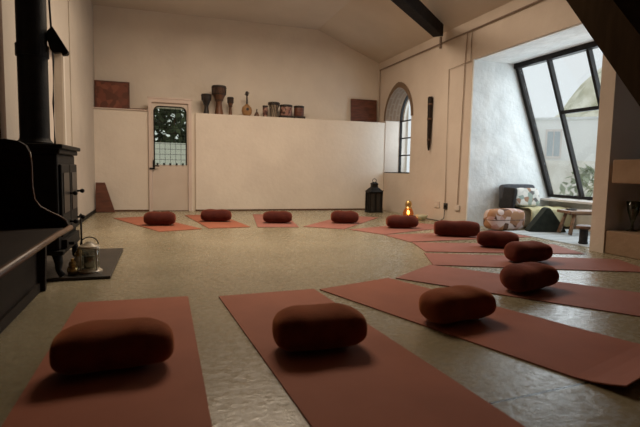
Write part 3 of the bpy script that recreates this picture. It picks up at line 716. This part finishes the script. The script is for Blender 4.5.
bm = NB(); add_tube(bm, [(.04 * math.cos(a), 0, .60 + .035 * math.sin(a)) for a in [2 * PI * k / 14 for k in range(15)]], .006, 6); link_mesh('ring', bm, M['black_iron'], bl)
bm = NB(); add_tube(bm, [(.134, -.02, .37), (.18, -.02, .42), (.165, -.02, .33), (.134, -.02, .30)], .009, 8); link_mesh('side_handle', bm, M['black_iron'], bl)

# glowing candle lantern
cl = thing('candle_lantern', 'glowing amber glass candle lantern on the floor by the right wall', 'lantern', (3.84, 7.15, 0))
bm = NB(); add_lathe(bm, [(0, 0), (.085, 0), (.085, .015), (.06, .03), (0, .03)], 20); auto_smooth(link_mesh('base', bm, M['brass'], cl))
bm = NB(); add_lathe(bm, [(.06, .03), (.085, .07), (.09, .11), (.07, .16), (.05, .185), (.047, .185), (.066, .158), (.086, .11), (.081, .072), (.056, .03)], 20); link_mesh('globe', bm, M['amber_glass'], cl, True)
bm = NB(); add_lathe(bm, [(.052, .183), (.062, .187), (.055, .205), (.046, .215), (.055, .24), (.05, .28), (.03, .31), (.0, .315)], 20); auto_smooth(link_mesh('chimney_cap', bm, M['brass'], cl))
bm = NB(); add_lathe(bm, [(0, .03), (.03, .03), (.03, .08), (0, .082)], 16); ca = link_mesh('candle', bm, M['wax'], cl)
bm = NB(); add_lathe(bm, [(0, .085), (.018, .10), (.021, .118), (.012, .145), (0, .165)], 12); link_mesh('flame', bm, M['flame'], ca, True)
sb = thing('small_bowl', 'small pale green bowl on the floor right of the glowing lantern', 'bowl', (4.03, 7.05, 0))
bm = NB(); add_lathe(bm, [(0, .004), (.05, .004), (.085, .04), (.10, .085), (.094, .085), (.08, .042), (.045, .014), (0, .012)], 20); link_mesh('body', bm, flat('celadon', (.52, .52, .36, 1), .35), sb, True)
bm = NB(); add_lathe(bm, [(0, 0), (.045, 0), (.045, .006), (0, .006)], 20); link_mesh('foot', bm, M['cream_ceramic'], sb)

# ------------------------------------------------------------------ alcove things
def soft_box(bm, sx, sy, sz, e=.35, n=14, puff=.0, seed=0, nz=.03, M0=None):
    """a cushion-like superellipsoid block, centred on x,y with its base at z=0"""
    vs = []; rows = []
    sg = lambda v, p: math.copysign(abs(v) ** p, v)
    for i in range(1, n):
        a = -PI / 2 + PI * i / n; row = []
        for j in range(2 * n):
            t = 2 * PI * j / (2 * n)
            x = sx / 2 * sg(math.cos(a), e) * sg(math.cos(t), e); y = sy / 2 * sg(math.cos(a), e) * sg(math.sin(t), e); z = sz / 2 * sg(math.sin(a), e)
            q = 1 + nz * noise.noise(Vector((x * 7 + seed, y * 7, z * 7)))
            row.append(bm.verts.new((x * q, y * q, z * q + sz / 2)))
        rows.append(row); vs += row
    for A, B in zip(rows, rows[1:]):
        for j in range(2 * n): bm.faces.new((A[j], A[(j + 1) % (2 * n)], B[(j + 1) % (2 * n)], B[j]))
    for row, s in ((rows[0], -1), (rows[-1], 1)):
        c = sum((v.co for v in row), Vector()) / len(row); v = bm.verts.new(c); vs.append(v)
        for j in range(2 * n): bm.faces.new((row[j], row[(j + 1) % (2 * n)], v))
    zmin = min(v.co.z for v in vs)
    for v in vs: v.co.z -= zmin
    if M0 is not None: bmesh.ops.transform(bm, matrix=M0, verts=vs)
    return vs

rg = thing('alcove_rug', 'pale blue-grey woven rug on the alcove floor', 'rug', (4.95, 4.9, 0))
bm = NB(); add_box(bm, (-.53, -.78, 0), (.70, .63, .008)); link_mesh('weave', bm, M['rug'], rg)
bm = NB(); add_box(bm, (-.53, -.83, 0), (.70, -.78, .009)); link_mesh('border_band', bm, M['rug_band'], rg)

pf = thing('patchwork_pouf', 'patchwork floor cushion in orange, brown and pink against the stone wall', 'pouf', (4.54, 5.67, 0), R(0))
bm = NB(); soft_box(bm, .60, .24, .30, .5, 16, seed=3); link_mesh('cover', bm, M['pouf'], pf, True)
bm = NB(); 
pts = [(.298 * math.copysign(abs(math.cos(a)) ** .5, math.cos(a)), .118 * math.copysign(abs(math.sin(a)) ** .5, math.sin(a)), .15) for a in [2 * PI * k / 40 for k in range(41)]]
add_tube(bm, pts, .006, 6); link_mesh('piping', bm, M['mid_wood'], pf, True)

lc = thing('low_lounge_seat', 'low lounge seat with a charcoal back against the white stone wall', 'lounge seat', (5.34, 5.925, .0))
bm = NB(); soft_box(bm, .84, .38, .27, .22, 14, nz=.01, M0=Matrix.Translation((0, .03, .008))); link_mesh('seat', bm, M['pale_cover'], lc, True)
bm = NB(); soft_box(bm, .60, .10, .36, .25, 14, nz=.01, M0=Matrix.Translation((-.27, .12, .27)) @ Matrix.Rotation(R(-6), 4, 'X')); link_mesh('back_cushion', bm, M['grey_fabric'], lc, True)
bm = NB(); soft_box(bm, .07, .30, .32, .3, 10, nz=.01, M0=Matrix.Translation((-.56, .02, .27)) @ Matrix.Rotation(R(10), 4, 'Y')); link_mesh('side_arm', bm, M['black_fabric'], lc, True)

pw = thing('printed_pillow', 'printed white and green pillow leaning on the charcoal seat back', 'pillow', (5.10, 5.875, .316), R(-3))
bm = NB(); soft_box(bm, .42, .10, .27, .42, 14, nz=.02, M0=Matrix.Rotation(R(-16), 4, 'X')); link_mesh('cover', bm, M['pillow'], pw, True)
# throw draped over the seat: a folded sheet with a wavy hem
bm = NB(); nx, path = 28, []
for s in range(26):
    u = s / 25
    path.append(u)
g = {}
for i in range(nx + 1):
    for s, u in enumerate(path):
        x = -.36 + .74 * i / nx
        Ltot = .30 + .24 + .04 * math.sin(i * 1.1)
        d0 = u * Ltot
        if d0 < .30: y, z = .12 - d0, .296 + .006 * math.sin(i * .9 + s * .5)
        else:
            q = d0 - .30; y, z = -.20 - .02 * math.sin(min(q / .05, 1) * PI / 2) - .02 - .014 * math.sin(i * .8) * min(1, q / .12), .29 - q
        g[i, s] = bm.verts.new((x, y + .005, max(z, .03)))
for i in range(nx):
    for s in range(len(path) - 1): bm.faces.new((g[i, s], g[i + 1, s], g[i + 1, s + 1], g[i, s + 1]))
th = link_mesh('throw_blanket', bm, M['throw'], smooth=True, loc=(5.32, 5.87, 0)); so = th.modifiers.new('solid', 'SOLIDIFY'); so.thickness = .008; so.offset = 1
tag(th, 'olive yellow throw blanket draped over the low lounge seat', 'blanket')
tc = thing('dark_gap_wedge', 'dark green-black triangular wedge standing in for the shadowed gap under the yellow throw', 'cushion', (4.98, 5.37, .010), R(-20))  # solid wedge in place of the dark, shaded opening below the seat
bm = NB(); 
pr = [(-.25, 0), (.25, 0), (.235, .035), (.03, .315), (0, .33), (-.03, .315), (-.235, .035)]
add_prism(bm, pr, 'y', -.08, .08); bevel(link_mesh('cover', bm, M['green_black'], tc), .03, 4)

bn = thing('low_bench', 'low elm bench with splayed legs below the big leaning window', 'bench', (5.33, 5.02, .016), R(-12))
bm = NB(); add_box(bm, (-.34, -.15, .27), (.34, .15, .308)); bevel(link_mesh('seat', bm, M['bench_wood'], bn), .008)
for sx in (-1, 1):
    for s in (-1, 1):
        bm = NB(); add_tube(bm, [(sx * .24, s * .09, .275), (sx * .31, s * .125, 0)], [.022, .026], 10); link_mesh('leg', bm, M['bench_wood'], bn, True)
bm = NB(); add_box(bm, (-.25, -.02, .245), (.25, .02, .27)); link_mesh('rail', bm, M['bench_wood'], bn)
bm = NB(); add_lathe(bm, [(0, 0), (.06, 0), (.07, .012), (.06, .014), (0, .008)], 18)
o = link_mesh('small_dish', bm, M['dark_wood'], smooth=True, loc=(5.11, 5.07, .327)); tag(o, 'small dark dish on the left end of the low bench', 'dish')

rs = thing('small_stool', 'small dark round stool with a pale top beside the pillar in the alcove', 'stool', (4.56, 4.33, .009))
bm = NB(); add_lathe(bm, [(0, 0), (.045, 0), (.052, .01), (.045, .03), (.045, .16), (.06, .175), (0, .175)], 20); auto_smooth(link_mesh('pedestal', bm, M['black_fabric'], rs))
bm = NB(); add_lathe(bm, [(0, .175), (.085, .175), (.09, .185), (.085, .205), (.06, .215), (0, .215)], 20); auto_smooth(link_mesh('seat', bm, M['mid_wood'], rs))

# niche contents
va = thing('glass_vase', 'greenish footed glass vase standing in the dark fireplace niche', 'vase', (4.50, 3.69, .236))
bm = NB(); add_lathe(bm, [(0, 0), (.05, 0), (.05, .008), (.014, .02), (.011, .08), (.022, .11), (.05, .20), (.068, .30), (.063, .30), (.046, .20), (.018, .118), (0, .11)], 22); link_mesh('bowl', bm, M['green_glass'], va, True)

# ------------------------------------------------------------------ outside
bm = NB(); add_box(bm, (6.05, -6, -.5), (60, 60, -.3)); add_box(bm, (-20, 9.75, -.5), (6.05, 40, -.3)); tag(link_mesh('ground_outside', bm, M['yard']), kind='structure')
def polar(a, d): return (d * math.sin(R(a)), d * math.cos(R(a)))
# garden wall and bank seen through the leaning window
hx, hy = polar(39.5, 19)
hb = thing('white_house', 'pale rendered flat-topped house with small windows outside the leaning window', 'house', (hx, hy, -.3), R(-40))
bm = NB(); add_box(bm, (-2.6, 0, 0), (2.6, 4, 2.95)); link_mesh('wall', bm, M['house'], hb)
bm = NB(); add_box(bm, (-2.68, -.06, 2.95), (2.68, 4.06, 3.03)); link_mesh('roof', bm, M['roof_slate'], hb)
for x in (.45, 1.2):
    for z in (.6, 1.7):
        bm = NB(); add_box(bm, (x - .26, -.06, z - .08), (x + .26, -.01, z + .92)); wf = link_mesh('window', bm, M['sill'], hb)
        bm = NB(); add_box(bm, (x - .2, -.075, z), (x - .02, -.062, z + .84)); add_box(bm, (x + .02, -.075, z), (x + .2, -.062, z + .84)); link_mesh('pane', bm, M['house_glass'], wf)
bx_, by_ = polar(48, 24)
def hill():
    bm = NB(); n, m2 = 40, 14; g = {}
    for i in range(n + 1):
        for j in range(m2 + 1):
            x = -10 + 22 * i / n; y = j * .9
            env = min(1, max(0, (x + 6.5) / 7)); env = env * env * (3 - 2 * env)
            z = env * (7.3 + .5 * math.sin(x * .7)) * (1 - math.exp(-y / 2.2)) * (1 if j < m2 else 0) + .8 * noise.noise(Vector((x * .9, y * .9, 2))) * min(1, y)
            g[i, j] = bm.verts.new((x, y, z))
    for i in range(n):
        for j in range(m2): bm.faces.new((g[i, j], g[i + 1, j], g[i + 1, j + 1], g[i, j + 1]))
    return bm
o = link_mesh('hillside', hill(), M['bank'], smooth=True, loc=(bx_, by_, -.35), rotz=R(-46)); tag(o, kind='structure')
wx, wy = polar(46.5, 15)
bm = NB(); add_box(bm, (-2.0, 0, 0), (5, .4, 1.45)); o = link_mesh('garden_wall', bm, M['outer_wall'], loc=(wx, wy, -.3), rotz=R(-46)); tag(o, 'pale stone garden wall outside the right pane of the leaning window', 'wall')

def shrub(x, y, z, r, h, m, label, n=260, seed=1, group=None):
    rnd = random.Random(seed); t = thing('garden_shrub', label, 'shrub', (x, y, z), 0, group)
    bm = NB()
    for k in range(n):
        a = rnd.uniform(0, 2 * PI); u = rnd.random(); rr = r * math.sqrt(rnd.random()) * math.sin(PI * min(.96, .15 + u * .8)); p = Vector((rr * math.cos(a), rr * math.sin(a), .15 * h + u * .85 * h))
        q = Matrix.Translation(p) @ Matrix.Rotation(rnd.uniform(0, 6.28), 4, 'Z') @ Matrix.Rotation(rnd.uniform(-1, 1), 4, 'X'); s = rnd.uniform(.09, .17) * (r / .6) ** .5
        vs = [bm.verts.new(q @ Vector(c)) for c in ((0, -s, 0), (s * .45, 0, .02), (0, s, 0), (-s * .45, 0, .02))]; bm.faces.new(vs)
    link_mesh('foliage', bm, m, t)
    bm = NB()
    for k in range(4):
        a = k * 1.6; add_tube(bm, [(0, 0, 0), (r * .35 * math.cos(a), r * .35 * math.sin(a), h * .6)], [.04, .015], 6)
    link_mesh('stem', bm, M['mid_wood'], t)
s1 = polar(46.3, 12.5); shrub(s1[0], s1[1], -.3, .55, 1.25, M['leaf'], 'small green shrub outside the lower right pane of the leaning window', 160, 5)
# behind the glazed door
bm = NB(); add_box(bm, (-1.6, 0, 0), (2.2, .3, 1.62)); o = link_mesh('yard_wall', bm, M['house'], loc=(0, 11.6, -.3)); tag(o, 'low pale yard wall seen through the glazed door', 'wall')
shrub(.3, 14.2, -.3, 1.7, 3.9, M['leaf_dark'], 'dark green bush above the yard wall, seen through the door glass', 1500, 11)

# ------------------------------------------------------------------ light
W = bpy.data.worlds.new('World'); bpy.context.scene.world = W; W.use_nodes = True
bg = W.node_tree.nodes['Background']; bg.inputs[0].default_value = (.91, .96, .985, 1); bg.inputs[1].default_value = 1.0
def area(name, loc, rot, sx, sy, energy, col, portal=False):
    l = bpy.data.lights.new(name, 'AREA'); l.shape = 'RECTANGLE'; l.size = sx; l.size_y = sy; l.energy = energy; l.color = col
    if portal: l.cycles.is_portal = True
    o = bpy.data.objects.new(name, l); C.objects.link(o); o.location = loc; o.rotation_euler = rot; return o
area('added_fill_light', (1.40, 5.9, ZC + .16), (0, 0, 0), 1.9, 1.7, 165, (1.0, .80, .595))  # warm fill lamp added overhead, its source is never in view
# daylight arriving through the leaning window (just outside the glass, facing down into the alcove)
cx, cy, cz = wp(L1 / 2, 5.1, .12)
o = area('window_daylight', (cx, cy, cz), (0, 0, 0), 1.9, 2.0, 44, (.82, .92, 1.0))
o.rotation_euler = (-nrm).to_track_quat('-Z', 'Y').to_euler()
o = area('arch_daylight', (XR + .5, yc, 1.45), (0, R(90), 0), 1.3, .8, 14, (.72, .86, 1.0))
pl = bpy.data.lights.new('candle_light', 'POINT'); pl.energy = 2.5; pl.color = (1, .5, .2); pl.shadow_soft_size = .03
o = bpy.data.objects.new('candle_light', pl); C.objects.link(o); o.location = (3.84, 7.15, .24)

# ------------------------------------------------------------------ camera
f, pitch, roll, yaw = 490., R(5.2), R(1.1), R(18.)
F = Vector((math.sin(yaw) * math.cos(pitch), math.cos(yaw) * math.cos(pitch), -math.sin(pitch)))
Rv = Vector((math.cos(yaw), -math.sin(yaw), 0)); U = Rv.cross(F)
R2 = math.cos(roll) * Rv + math.sin(roll) * U; U2 = -math.sin(roll) * Rv + math.cos(roll) * U
cam = bpy.data.cameras.new('Camera'); co = bpy.data.objects.new('Camera', cam); C.objects.link(co)
mt = Matrix((R2, U2, -F)).transposed().to_4x4(); mt.translation = (0, 0, .8); co.matrix_world = mt
cam.sensor_width = 36; cam.lens = f / 640 * 36; cam.clip_start = .05
cam.dof.use_dof = True; cam.dof.focus_distance = 5.0; cam.dof.aperture_fstop = 2.8
S = bpy.context.scene; S.camera = co
S.view_settings.view_transform = 'Standard'; S.view_settings.look = 'None'; S.view_settings.exposure = -0.12; S.view_settings.gamma = 1
